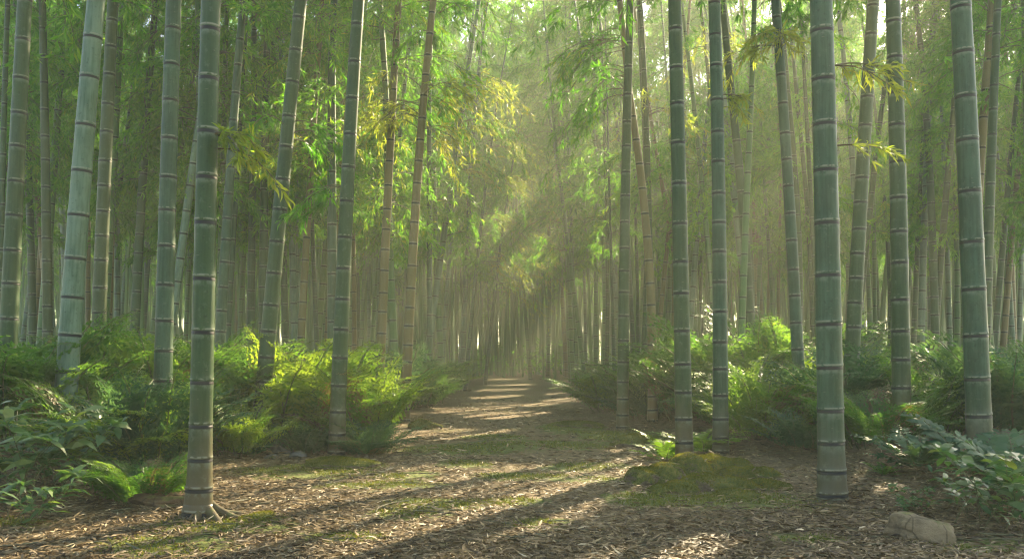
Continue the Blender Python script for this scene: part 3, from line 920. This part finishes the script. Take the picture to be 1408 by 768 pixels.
def bough(which, py, n, L, tint, dirx, label, mat=None, droop=.6, leaf=.14, spread=.5):
    """hangs a bough on main culm number `which` at the height of photo row py; it is a part of that bamboo"""
    e = MAIN_E[which]
    xa, ya, xb, yb, D = MAIN[which][:5]
    px = xa + (xb - xa) * (py - ya) / (yb - ya)
    me, o = hang(px, py, D, n, L, tint, label, dirx, spread, which * 10 + n, droop, leaf, mat)
    ob = link('branch', me, e)
    bpy.context.view_layer.update()
    ob.matrix_parent_inverse = e.matrix_world.inverted()
    ob.location = o
    ob['label'] = label


MAIN_E = [o for o in COL.objects if o.name.startswith('bamboo') and o.type == 'EMPTY'][:len(MAIN)]
bough(6, 208, 3, .42, (.5, 1.), .8, 'young bright leaf spray beside the culm', leaf=.11)
bough(17, 150, 7, 1.15, (.6, 1.), -.3, 'sunlit yellow green leaf spray')
bough(17, 178, 5, .95, (.6, 1.), .8, 'sunlit leaf spray reaching over the path')
bough(15, 150, 6, 1.1, (.5, 1.), -.5, 'sunlit leaf spray')
bough(18, 120, 6, 1.4, (.5, 1.), .7, 'sunlit leaf spray')
bough(19, 200, 6, 1.8, (.4, 1.), .6, 'hazy sunlit leaf spray')
bough(19, 300, 6, 1.5, (.4, 1.), .7, 'hazy sunlit leaf spray')
for w_, y_, n_, l_ in [(18, 170, 5, 1.3), (18, 230, 5, 1.2), (19, 250, 6, 1.9), (19, 345, 5, 1.4), (20, 310, 6, 2.2), (20, 350, 6, 2.2), (20, 395, 5, 1.8), (17, 120, 5, 1.2)]:
    bough(w_, y_, n_, l_, (.45, 1.), .8, 'pale sunlit leaf spray arching towards the path', droop=.5, leaf=.15)
bough(22, 60, 8, 1.15, (.0, .5), -.9, 'dark drooping leaf spray over the path', M_CROWN, .8)
bough(21, 110, 7, 1.05, (.0, .5), -.9, 'dark drooping leaf spray over the path', M_CROWN, .9)
bough(23, 150, 7, 1.2, (.3, .9), .3, 'leaf spray')
bough(25, 60, 7, 1.3, (.5, 1.), .4, 'sunlit yellow leaf spray')
bough(26, 140, 2, .35, (.5, 1.), .9, 'small bright leaf spray', leaf=.11)
bough(29, 85, 2, .62, (.6, 1.), 1.2, 'pale yellow leaf spray beside the culm', leaf=.10, droop=.35, spread=.3)
bough(29, 188, 1, .42, (.5, 1.), 1.2, 'small leaf spray beside the culm', leaf=.09, droop=.3, spread=.2)
bough(28, 60, 7, .8, (.5, 1.), -.5, 'sunlit yellow leaf spray')
bough(14, 250, 3, .6, (.2, .7), -.8, 'leaf spray', M_CROWN)
bough(8, 180, 4, .8, (.1, .6), .7, 'leaf spray', M_CROWN)
bough(12, 200, 5, 1.0, (.3, .8), .2, 'leaf spray')

# ------------------------------------------------------------------ rocks, mound, roots
def rock_mesh(seed, size, rough=.3, mat=None, sub=4, cuts=5, depth=(.55, .85), power=0):
    import bmesh
    r = np.random.default_rng(seed)
    bm = bmesh.new(); bmesh.ops.create_icosphere(bm, subdivisions=sub, radius=1.)
    V = np.array([v.co[:] for v in bm.verts])
    if power: V = V / ((np.abs(V) ** power).sum(1) ** (1 / power))[:, None]
    for _ in range(cuts):                                    # flat broken faces
        d = unit(r.normal(0, 1, 3)); k = r.uniform(*depth)
        over = np.clip(V @ d - k, 0, None); V = V - over[:, None] * d * .96
    n = sum(a * np.stack([wob(V[:, 0] * f + 3.1 * c + V[:, 2] * f * .7, V[:, 1] * f + V[:, 2] * f * 1.3, 1.7, seed * 7 + c + int(f)) for c in range(3)], 1) for f, a in ((1., .20), (2.2, .16), (4.5, .07), (9., .03), (20., .012)))
    V = (V + n * rough * 2) * np.asarray(size)
    for v, c in zip(bm.verts, V): v.co = c
    me = bpy.data.meshes.new('stone'); bm.to_mesh(me); bm.free()
    me.materials.append(mat); me.polygons.foreach_set('use_smooth', np.ones(len(me.polygons), bool))
    return me


def moss_coat(o, seed, amount=9000, h=.018):
    """short moss shoots growing on the upper faces of a stone: a part of it"""
    r = np.random.default_rng(seed); me = o.data
    me.calc_loop_triangles() if False else None
    c = np.array([p.center[:] for p in me.polygons]); nrm = np.array([p.normal[:] for p in me.polygons]); ar = np.array([p.area for p in me.polygons])
    w = ar * np.clip(nrm[:, 2] + .25, 0, 1) * (.35 + .9 * np.clip(.5 + wob(c[:, 0] * 9, c[:, 1] * 9, 1.5, seed), 0, 1)) * (c[:, 2] > c[:, 2].min() * .4)
    n = int(amount * ar.sum() / 1.); k = r.choice(len(c), n, p=w / w.sum())
    e = np.sqrt(ar[k])[:, None]
    p = c[k] + unit(np.cross(nrm[k], r.normal(0, 1, (n, 3)))) * e * r.uniform(0, .9, (n, 1)) - nrm[k] * .003
    V, Q = leaf_quads(p, nrm[k] + r.normal(0, .5, (n, 3)) + [0, 0, .3], r.normal(0, 1, (n, 3)), h * r.uniform(.4, 1.2, n), h * .3 * r.uniform(.6, 1.2, n), .2, .5)
    b = Bag(); tn = np.clip(.42 + .35 * wob(p[:, 0] * 14, p[:, 1] * 14, 1.5, seed + 1) + r.normal(0, .15, n), 0, 1)
    b.add(V, [Q], 0, np.repeat(tn, 4))
    link('moss_coat', b.mesh('moss_coat', [M_MOSSROCK]), o)


M_MOSSROCK = foliage_mat('rock_moss_shoot', [(0, (.028, .036, .006)), (.45, (.07, .082, .011)), (.75, (.15, .14, .022)), (1, (.2, .12, .035))], .35, 1.8, .85, .08)
M_PALE_ROCK = rock_mat('pale_stone', (.17, .13, .075), .3)
M_MOSS_ROCK = rock_mat('mossy_stone', (.13, .10, .065), .75)
M_DARK_ROCK = rock_mat('dark_stone', (.10, .095, .085), .35)


def stone(name, px, py, w, h, dpt, mat, seed, label, cat='stone', yaw=0., sink=.3, rough=.3, cuts=5, depth=(.55, .85), tilt=0., power=0):
    D = depth_of(py); x = X_at(px, D)
    s = w / 2 / F * D
    o = link(name, rock_mesh(seed, (s, s * dpt, s * h), rough, mat, 5 if w > 60 else 4, cuts, depth, power))
    o.location = (x, D + s * dpt * .6, gh1(x, D) + s * h * (1 - 2 * sink) * .5)
    o.rotation_euler = (0, tilt, yaw)
    if mat == M_MOSS_ROCK: moss_coat(o, seed)
    return tag(o, label, cat)


stone('boulder', 1272, 744, 86, .66, .66, M_PALE_ROCK, 1, 'pale cracked boulder lying in the litter below the glossy ferns', 'boulder', -.35, .26, .26, 11, (.75, 1.1), .12, 4)
stone('mossy_rock', 888, 672, 52, .85, .9, M_MOSS_ROCK, 2, 'rounded mossy rock with sunlit side at the end of the mound', 'rock', .2, .2, .45)


def mound(lumps, label):
    """one lumpy mossy mound: knobs and root-like ridges grown together into a single skin"""
    import bmesh
    bm = bmesh.new(); cx, cy = X_at(975, depth_of(668)), depth_of(668)
    for k, (px, py, w, h, dpt, yaw) in enumerate(lumps):
        D = depth_of(py); sx = w / 2 / F * D
        m_ = Matrix.Translation((X_at(px, D) - cx, D + sx * dpt * .5 - cy, h * .25)) @ Matrix.Rotation(yaw, 4, 'Z') @ Matrix.Diagonal((sx, sx * dpt, h, 1))
        bmesh.ops.create_icosphere(bm, subdivisions=3, radius=1., matrix=m_)
    me = bpy.data.meshes.new('mossy_mound'); bm.to_mesh(me); bm.free()
    o = bpy.data.objects.new('mossy_mound', me); COL.objects.link(o)
    md = o.modifiers.new('skin', 'REMESH'); md.mode = 'VOXEL'; md.voxel_size = .017
    sm = o.modifiers.new('soften', 'SMOOTH'); sm.iterations = 3; sm.factor = .5
    dg = bpy.context.evaluated_depsgraph_get(); dg.update()
    fin = bpy.data.meshes.new_from_object(o.evaluated_get(dg))
    o.modifiers.clear(); o.data = fin; fin.name = 'mossy_mound'
    V = np.array([v.co[:] for v in fin.vertices]); Nn = np.array([v.normal[:] for v in fin.vertices])
    dsp = .036 * wob(V[:, 0] * 1. + V[:, 2], V[:, 1] - V[:, 2], 14, 61) + .012 * wob(V[:, 0] + V[:, 2], V[:, 1] + V[:, 2], 34, 62) + .006 * wob(V[:, 0] - V[:, 2], V[:, 1] + V[:, 2], 80, 63)
    V = V + Nn * dsp[:, None]
    fin.vertices.foreach_set('co', V.astype(np.float32).ravel())
    fin.materials.clear(); fin.materials.append(M_MOSS_ROCK)
    fin.polygons.foreach_set('use_smooth', np.ones(len(fin.polygons), bool)); fin.update()
    o.location = (cx, cy, gh1(cx, cy) - .02)
    moss_coat(o, 77, 15000, .016)
    top = V[(Nn[:, 2] > .55) & (V[:, 2] > .03)]
    r = np.random.default_rng(3)
    global CAUGHT
    CAUGHT = top[r.choice(len(top), 90)] + np.array(o.location) + [0, 0, .012]
    return tag(o, label, 'mound')


mound([(922, 668, 62, .17, .9, .2), (948, 662, 70, .20, .9, 0), (965, 676, 66, .13, .8, .4), (985, 656, 74, .17, .8, 0), (938, 682, 40, .10, 1.4, .9), (1000, 676, 90, .10, .45, -.35),
       (1030, 664, 96, .13, .45, -.25), (1058, 676, 74, .08, .4, -.3), (1022, 686, 90, .06, .3, -.15), (975, 690, 60, .05, .5, .3), (1012, 654, 60, .14, .7, 0), (905, 682, 34, .08, 1.2, .5)],
      'lumpy mossy mound with low ridges at the foot of the two tan footed culms')
stone('mossy_rock', 868, 612, 70, .38, .7, M_MOSS_ROCK, 6, 'low dark mossy rock at the foot of the mossy green culm', 'rock', .3, .25)
stone('mossy_rock', 795, 588, 80, .2, .6, M_MOSS_ROCK, 7, 'flat grassy mossy hump on the path verge', 'rock', 0, .25)
stone('mossy_hummock', 462, 644, 110, .2, .7, M_MOSS_ROCK, 8, 'yellowish mossy hummock around the foot of the straight green culm', 'hummock', 0, .3)
stone('stone', 385, 627, 40, .75, .8, M_DARK_ROCK, 9, 'grey stone between the leaning and the straight green culms', 'stone', .5, .25)
stone('stone', 408, 632, 26, .7, .8, M_DARK_ROCK, 10, 'small grey stone touching the larger one by the fern tuft', 'stone', .9, .25)
stone('stone', 372, 634, 20, .6, .8, M_DARK_ROCK, 11, 'smallest grey stone at the foot of the leaning culm', 'stone', .1, .25)
stone('stone', 538, 578, 40, .8, .8, M_DARK_ROCK, 12, 'dark stone under the bush beside the honey coloured culm', 'stone', .2, .2)
stone('mossy_rock', 583, 590, 46, .5, .8, M_MOSS_ROCK, 13, 'sunlit mossy hump beside the honey coloured culm', 'rock', .3, .25)
stone('earth_mound', 222, 700, 95, .42, .7, rock_mat('root_earth', (.085, .055, .028), .25), 14, 'brown earth bank under the fern tuft beside the rooty footed culm', 'earth bank', .1, .3, .7)
stone('mossy_rock', 350, 716, 60, .28, .7, M_MOSS_ROCK, 16, 'low mossy rock beside the roots of the rooty footed culm', 'rock', .4, .3)

# roots of the culm with the flared foot: parts of that bamboo
e = MAIN_E[6]
bpy.context.view_layer.update()
for k, (a, L, w) in enumerate([(-.45, .5, .026), (-1.2, .30, .024), (.15, .75, .024), (-2.1, .22, .02), (3.0, .34, .022), (.6, .6, .018)]):
    r = np.random.default_rng(40 + k); t = np.linspace(0, 1, 9)
    bx, by = e.location.x, e.location.y
    rr = .03 + L * t
    xs = bx + rr * np.cos(a + .5 * t * r.normal(0, 1)); ys = by + rr * np.sin(a + .4 * t * r.normal(0, 1))
    zs = gh(xs, ys) + .13 * (1 - t) ** 5 - .006 + .012 * np.sin(t * 7 + k)
    v, q = tube(np.stack([xs, ys, zs], 1), w * (1.25 - t) ** 1.3 + .003, 8)
    ob = link('root', make_mesh('root', v, [q], [M_ROOT], smooth=True), e)
    ob.matrix_parent_inverse = e.matrix_world.inverted()

# ------------------------------------------------------------------ ground, path, litter, moss
MOSS = [(640, 618, .9, .35), (760, 612, .8, .3), (520, 668, .6, .12), (800, 640, .5, .2), (290, 722, .45, .16), (455, 642, .6, .2), (600, 692, .5, .12), (560, 705, .35, .1), (720, 655, .5, .15), (700, 690, .35, .1), (230, 750, .5, .16), (680, 602, .5, .3),
        (640, 640, .35, .2), (790, 590, .6, .5), (420, 650, .7, .25), (880, 690, .3, .2), (1010, 690, .8, .25), (740, 720, .25, .1), (350, 722, .35, .15), (1110, 745, .3, .1), (560, 655, .35, .15),
        (800, 660, .4, .15), (470, 735, .3, .08), (860, 600, .8, .5), (1370, 752, .5, .15), (20, 725, .3, .1)]
MO = np.array([(X_at(px, depth_of(py)), depth_of(py), a, b) for px, py, a, b in MOSS])


def moss_at(x, y):
    v = np.zeros_like(np.asarray(x, float))
    for mx, my, a, b in MO:
        v = np.maximum(v, np.exp(-(((x - mx) / a) ** 2 + ((y - my) / (b * 2.2)) ** 2)))
    return v


def axis(lo, hi, step, far, k=1.16):
    a = list(np.arange(lo, hi + 1e-6, step)); s = step
    while a[-1] < far: s *= k; a.append(a[-1] + s)
    s = step; b = [lo]
    while b[-1] > -far: s *= k; b.append(b[-1] - s)
    return np.array(b[1:][::-1] + a)


xs, ys = axis(-9, 9, .09, 420), axis(2, 24, .10, 420)
XX, YY = np.meshgrid(xs, ys)
ZZ = gh(XX, YY)
nx, ny = len(xs), len(ys)
i = np.arange(ny - 1)[:, None] * nx; j = np.arange(nx - 1)[None]
Q = np.stack([i + j, i + j + 1, i + nx + j + 1, i + nx + j], -1).reshape(-1, 4)
mo = moss_at(XX, YY).ravel()
A = np.stack([mo, mo, mo, np.ones_like(mo)], 1)
tag(link('ground', make_mesh('ground', np.stack([XX, YY, ZZ], -1).reshape(-1, 3), [Q], [M_GROUND], attrs={'moss': A}, smooth=True)), kind='structure')
# the trodden path, a sheet lying on it with ragged edges
py_ = np.concatenate([np.arange(1., 24, .12), np.arange(24, 60, .5)])
u = np.linspace(-1, 1, 41)
PY, U = np.meshgrid(py_, u, indexing='ij')
hw = path_half(PY) * .96 + .22 * wob(PY * 1.7, np.sign(U) * 9, 1.5, 21) * np.abs(U) + .08 * wob(PY * 6, np.sign(U) * 5, 1.5, 22)
PX = path_mid(PY) + U * hw
PZ = gh(PX, PY) + .006 - .012 * (np.abs(U) > .99)
n1, n2 = PX.shape
i = np.arange(n1 - 1)[:, None] * n2; j = np.arange(n2 - 1)[None]
Q = np.stack([i + j, i + j + 1, i + n2 + j + 1, i + n2 + j], -1).reshape(-1, 4)
mo = moss_at(PX, PY).ravel()
tag(link('path', make_mesh('path', np.stack([PX, PY, PZ], -1).reshape(-1, 3), [Q], [M_PATH], attrs={'moss': np.stack([mo, mo, mo, np.ones_like(mo)], 1)}, smooth=True)), kind='structure')


def litter(n, seed, d0, d1, size, width=.62, keep_moss=.25):
    r = np.random.default_rng(seed)
    D = 1 / r.uniform(1 / d1, 1 / d0, n); x = r.uniform(-width, width, n) * D
    d = np.abs(x - path_mid(D)) - path_half(D)
    keep = (r.uniform(0, 1, n) < np.interp(d, [-2, -.3, .6, 2.5], [.75, 1., .8, .35])) & (r.uniform(0, 1, n) < 1 - (1 - keep_moss) * sstep(.3, .7, moss_at(x, D)))
    dens = .5 + .5 * wob(x, D, 2.2, 31)
    keep &= r.uniform(0, 1, n) < .45 + .75 * dens
    x, D = x[keep], D[keep]; n = len(x)
    p = np.stack([x, D, gh(x, D) + .009 + r.uniform(0, .018, n)], 1)
    a = r.uniform(0, TAU, n)
    d = np.stack([np.cos(a), np.sin(a), r.normal(.02, .12, n)], 1)
    nr = np.array([0, 0, 1.]) + r.normal(0, .35, (n, 3))
    L = size * r.uniform(.5, 1.25, n)
    V, A, Q = leaf_long(p, d, nr, L, L * r.uniform(.085, .17, n), np.clip(r.normal(.03, .10, n), -.1, .3), r.normal(0, .5, n))
    tn = np.clip(r.normal(.5, .23, n) + .16 * wob(x, D, 1.3, 33) + .14 * wob(x, D, 4.5, 34) - .04, 0, 1)
    return V, A, Q, tn


bag = Bag()
for args in ((95000, 1, 4.3, 9.5, .09), (36000, 2, 9., 24., .125)):
    V, A, Q, tn = litter(*args); bag.add(V, [A, Q], 0, np.repeat(tn, 6))
r = np.random.default_rng(5)
def strew(x, y, z, size, lift):
    n = len(x); a = r.uniform(0, TAU, n)
    L = size * r.uniform(.5, 1.2, n)
    V, A, Q = leaf_long(np.stack([x, y, z], 1), np.stack([np.cos(a), np.sin(a), r.normal(0, lift, n)], 1), np.array([0, 0, 1.]) + r.normal(0, .4, (n, 3)), L, L * r.uniform(.09, .17, n), np.clip(r.normal(.05, .12, n), -.1, .3), r.normal(0, .5, n))
    bag.add(V, [A, Q], 0, np.repeat(np.clip(r.normal(.42, .22, n), 0, 1), 6))


for (bx, by), m_ in zip(OCC[:len(MAIN)], MAIN):               # leaves drifted up against the feet of the culms
    n = 110; rad = m_[5] / 2 / F * m_[4] * 1.1
    q = r.uniform(0, TAU, n); d = rad + np.abs(r.normal(0, .09, n)) + .01
    x, y = bx + d * np.cos(q), by + d * np.sin(q)
    strew(x, y, gh(x, y) + .012 + .05 * np.exp(-(d - rad) / .05) * r.uniform(0, 1, n), .10, .35)
strew(CAUGHT[:, 0], CAUGHT[:, 1], CAUGHT[:, 2], .09, .2)       # and caught on the mound and the boulder
for k in range(330):                                          # fallen twigs
    D = 1 / r.uniform(1 / 15., 1 / 4.4); x = r.uniform(-.6, .6) * D; a = r.uniform(0, TAU); L = r.uniform(.12, .55)
    t = np.linspace(-.5, .5, 6); bnd = r.normal(0, .12)
    px = x + L * (t * math.cos(a) - bnd * (t * 2) ** 2 * math.sin(a)); py = D + L * (t * math.sin(a) + bnd * (t * 2) ** 2 * math.cos(a))
    v, q = tube(np.stack([px, py, gh(px, py) + .014 + .02 * r.uniform() * (t + .5)], 1), r.uniform(.002, .0055), 4)
    bag.add(v, [q], 1)
tag(link('leaf_litter', bag.mesh('leaf_litter', [M_LITTER, M_TWIG])), 'dry fallen bamboo leaves and twigs strewn over the forest floor', 'leaf litter', None, 'stuff')

bag = Bag(); r = np.random.default_rng(6)
for mx, my, a, b in MO:
    n = int(5200 * a * b * 2.2 * min(1, (6.5 / my) ** 1.0)) + 160
    x = mx + r.normal(0, .62, n) * a; y = my + r.normal(0, .62, n) * b * 2.2
    ok = (.5 + .5 * wob(x, y, 6, 41)) * moss_at(x, y) > .28
    x, y = x[ok], y[ok]; n = len(x)
    if not n: continue
    p = np.stack([x, y, gh(x, y) + .002], 1)
    V, Q = leaf_quads(p, np.stack([r.normal(0, .6, n), r.normal(0, .6, n), np.ones(n)], 1), r.normal(0, 1, (n, 3)), r.uniform(.012, .04, n), r.uniform(.006, .012, n), .2, .5)
    bag.add(V, [Q], 0, np.repeat(np.clip(r.normal(.5, .25, n), 0, 1), 4))
tag(link('moss', bag.mesh('moss', [M_MOSS])), 'short yellow green moss in patches on the path and around the roots', 'moss', None, 'stuff')

# ------------------------------------------------------------------ air
HAZE = .0036
m, t, out = nt('woodland_haze')
v = t.nodes.new('ShaderNodeVolumePrincipled')
v.inputs['Color'].default_value = (.93, .97, .76, 1); v.inputs['Density'].default_value = HAZE
v.inputs['Density Attribute'].default_value = ''; v.inputs['Temperature Attribute'].default_value = ''; v.inputs['Color Attribute'].default_value = ''
v.inputs['Anisotropy'].default_value = .36
t.links.new(v.outputs[0], out.inputs['Volume'])
x0, x1, y0, y1, z0, z1 = -430, 430, -430, 430, -1.4, 26.
bv = np.array([(x, y, z) for z in (z0, z1) for y in (y0, y1) for x in (x0, x1)])
bf = np.array([(0, 2, 3, 1), (4, 5, 7, 6), (0, 1, 5, 4), (1, 3, 7, 5), (3, 2, 6, 7), (2, 0, 4, 6)])
tag(link('haze', make_mesh('haze', bv, [bf], [m])), kind='stuff', label='pale sunlit haze hanging through the whole wood', cat='haze')

# ------------------------------------------------------------------ light, sky, camera
w = bpy.data.worlds.new('World'); S.world = w; w.use_nodes = True
nt_ = w.node_tree; bg = nt_.nodes['Background']
sky = nt_.nodes.new('ShaderNodeTexSky'); sky.sky_type = 'NISHITA'; sky.sun_disc = False
sky.sun_elevation = R(SUN_EL); sky.sun_rotation = R(SUN_AZ); sky.dust_density = 2.; sky.air_density = 1.0
nt_.links.new(sky.outputs[0], bg.inputs[0]); bg.inputs[1].default_value = .10
ld = bpy.data.lights.new('sun', 'SUN'); ld.energy = 5.; ld.angle = R(.5); ld.color = (1., .82, .53)
lo = bpy.data.objects.new('sun', ld); COL.objects.link(lo)
lo.rotation_euler = Vector(SUN).to_track_quat('Z', 'Y').to_euler(); lo.location = (20, 40, 30)

cd = bpy.data.cameras.new('camera'); cam = bpy.data.objects.new('camera', cd); COL.objects.link(cam)
cam.location = (0, 0, EYE); cam.rotation_euler = (R(90), 0, 0)
cd.sensor_width = 36; cd.lens = 36 * F / 1408; cd.shift_y = (HY - 384) / 1408.; cd.clip_end = 2000; cd.clip_start = .05
S.camera = cam

S.view_settings.view_transform = 'Standard'; S.view_settings.look = 'None'
S.view_settings.exposure = 2.7; S.view_settings.gamma = 1.0; S.view_settings.use_curve_mapping = False
S.render.engine = 'CYCLES'
cy = S.cycles
cy.use_denoising = True; cy.use_adaptive_sampling = False; cy.filter_width = 1.25
cy.max_bounces = 10; cy.diffuse_bounces = 7; cy.transmission_bounces = 8; cy.glossy_bounces = 2; cy.volume_bounces = 1; cy.transparent_max_bounces = 8
cy.sample_clamp_indirect = 6.; cy.caustics_reflective = False; cy.caustics_refractive = False
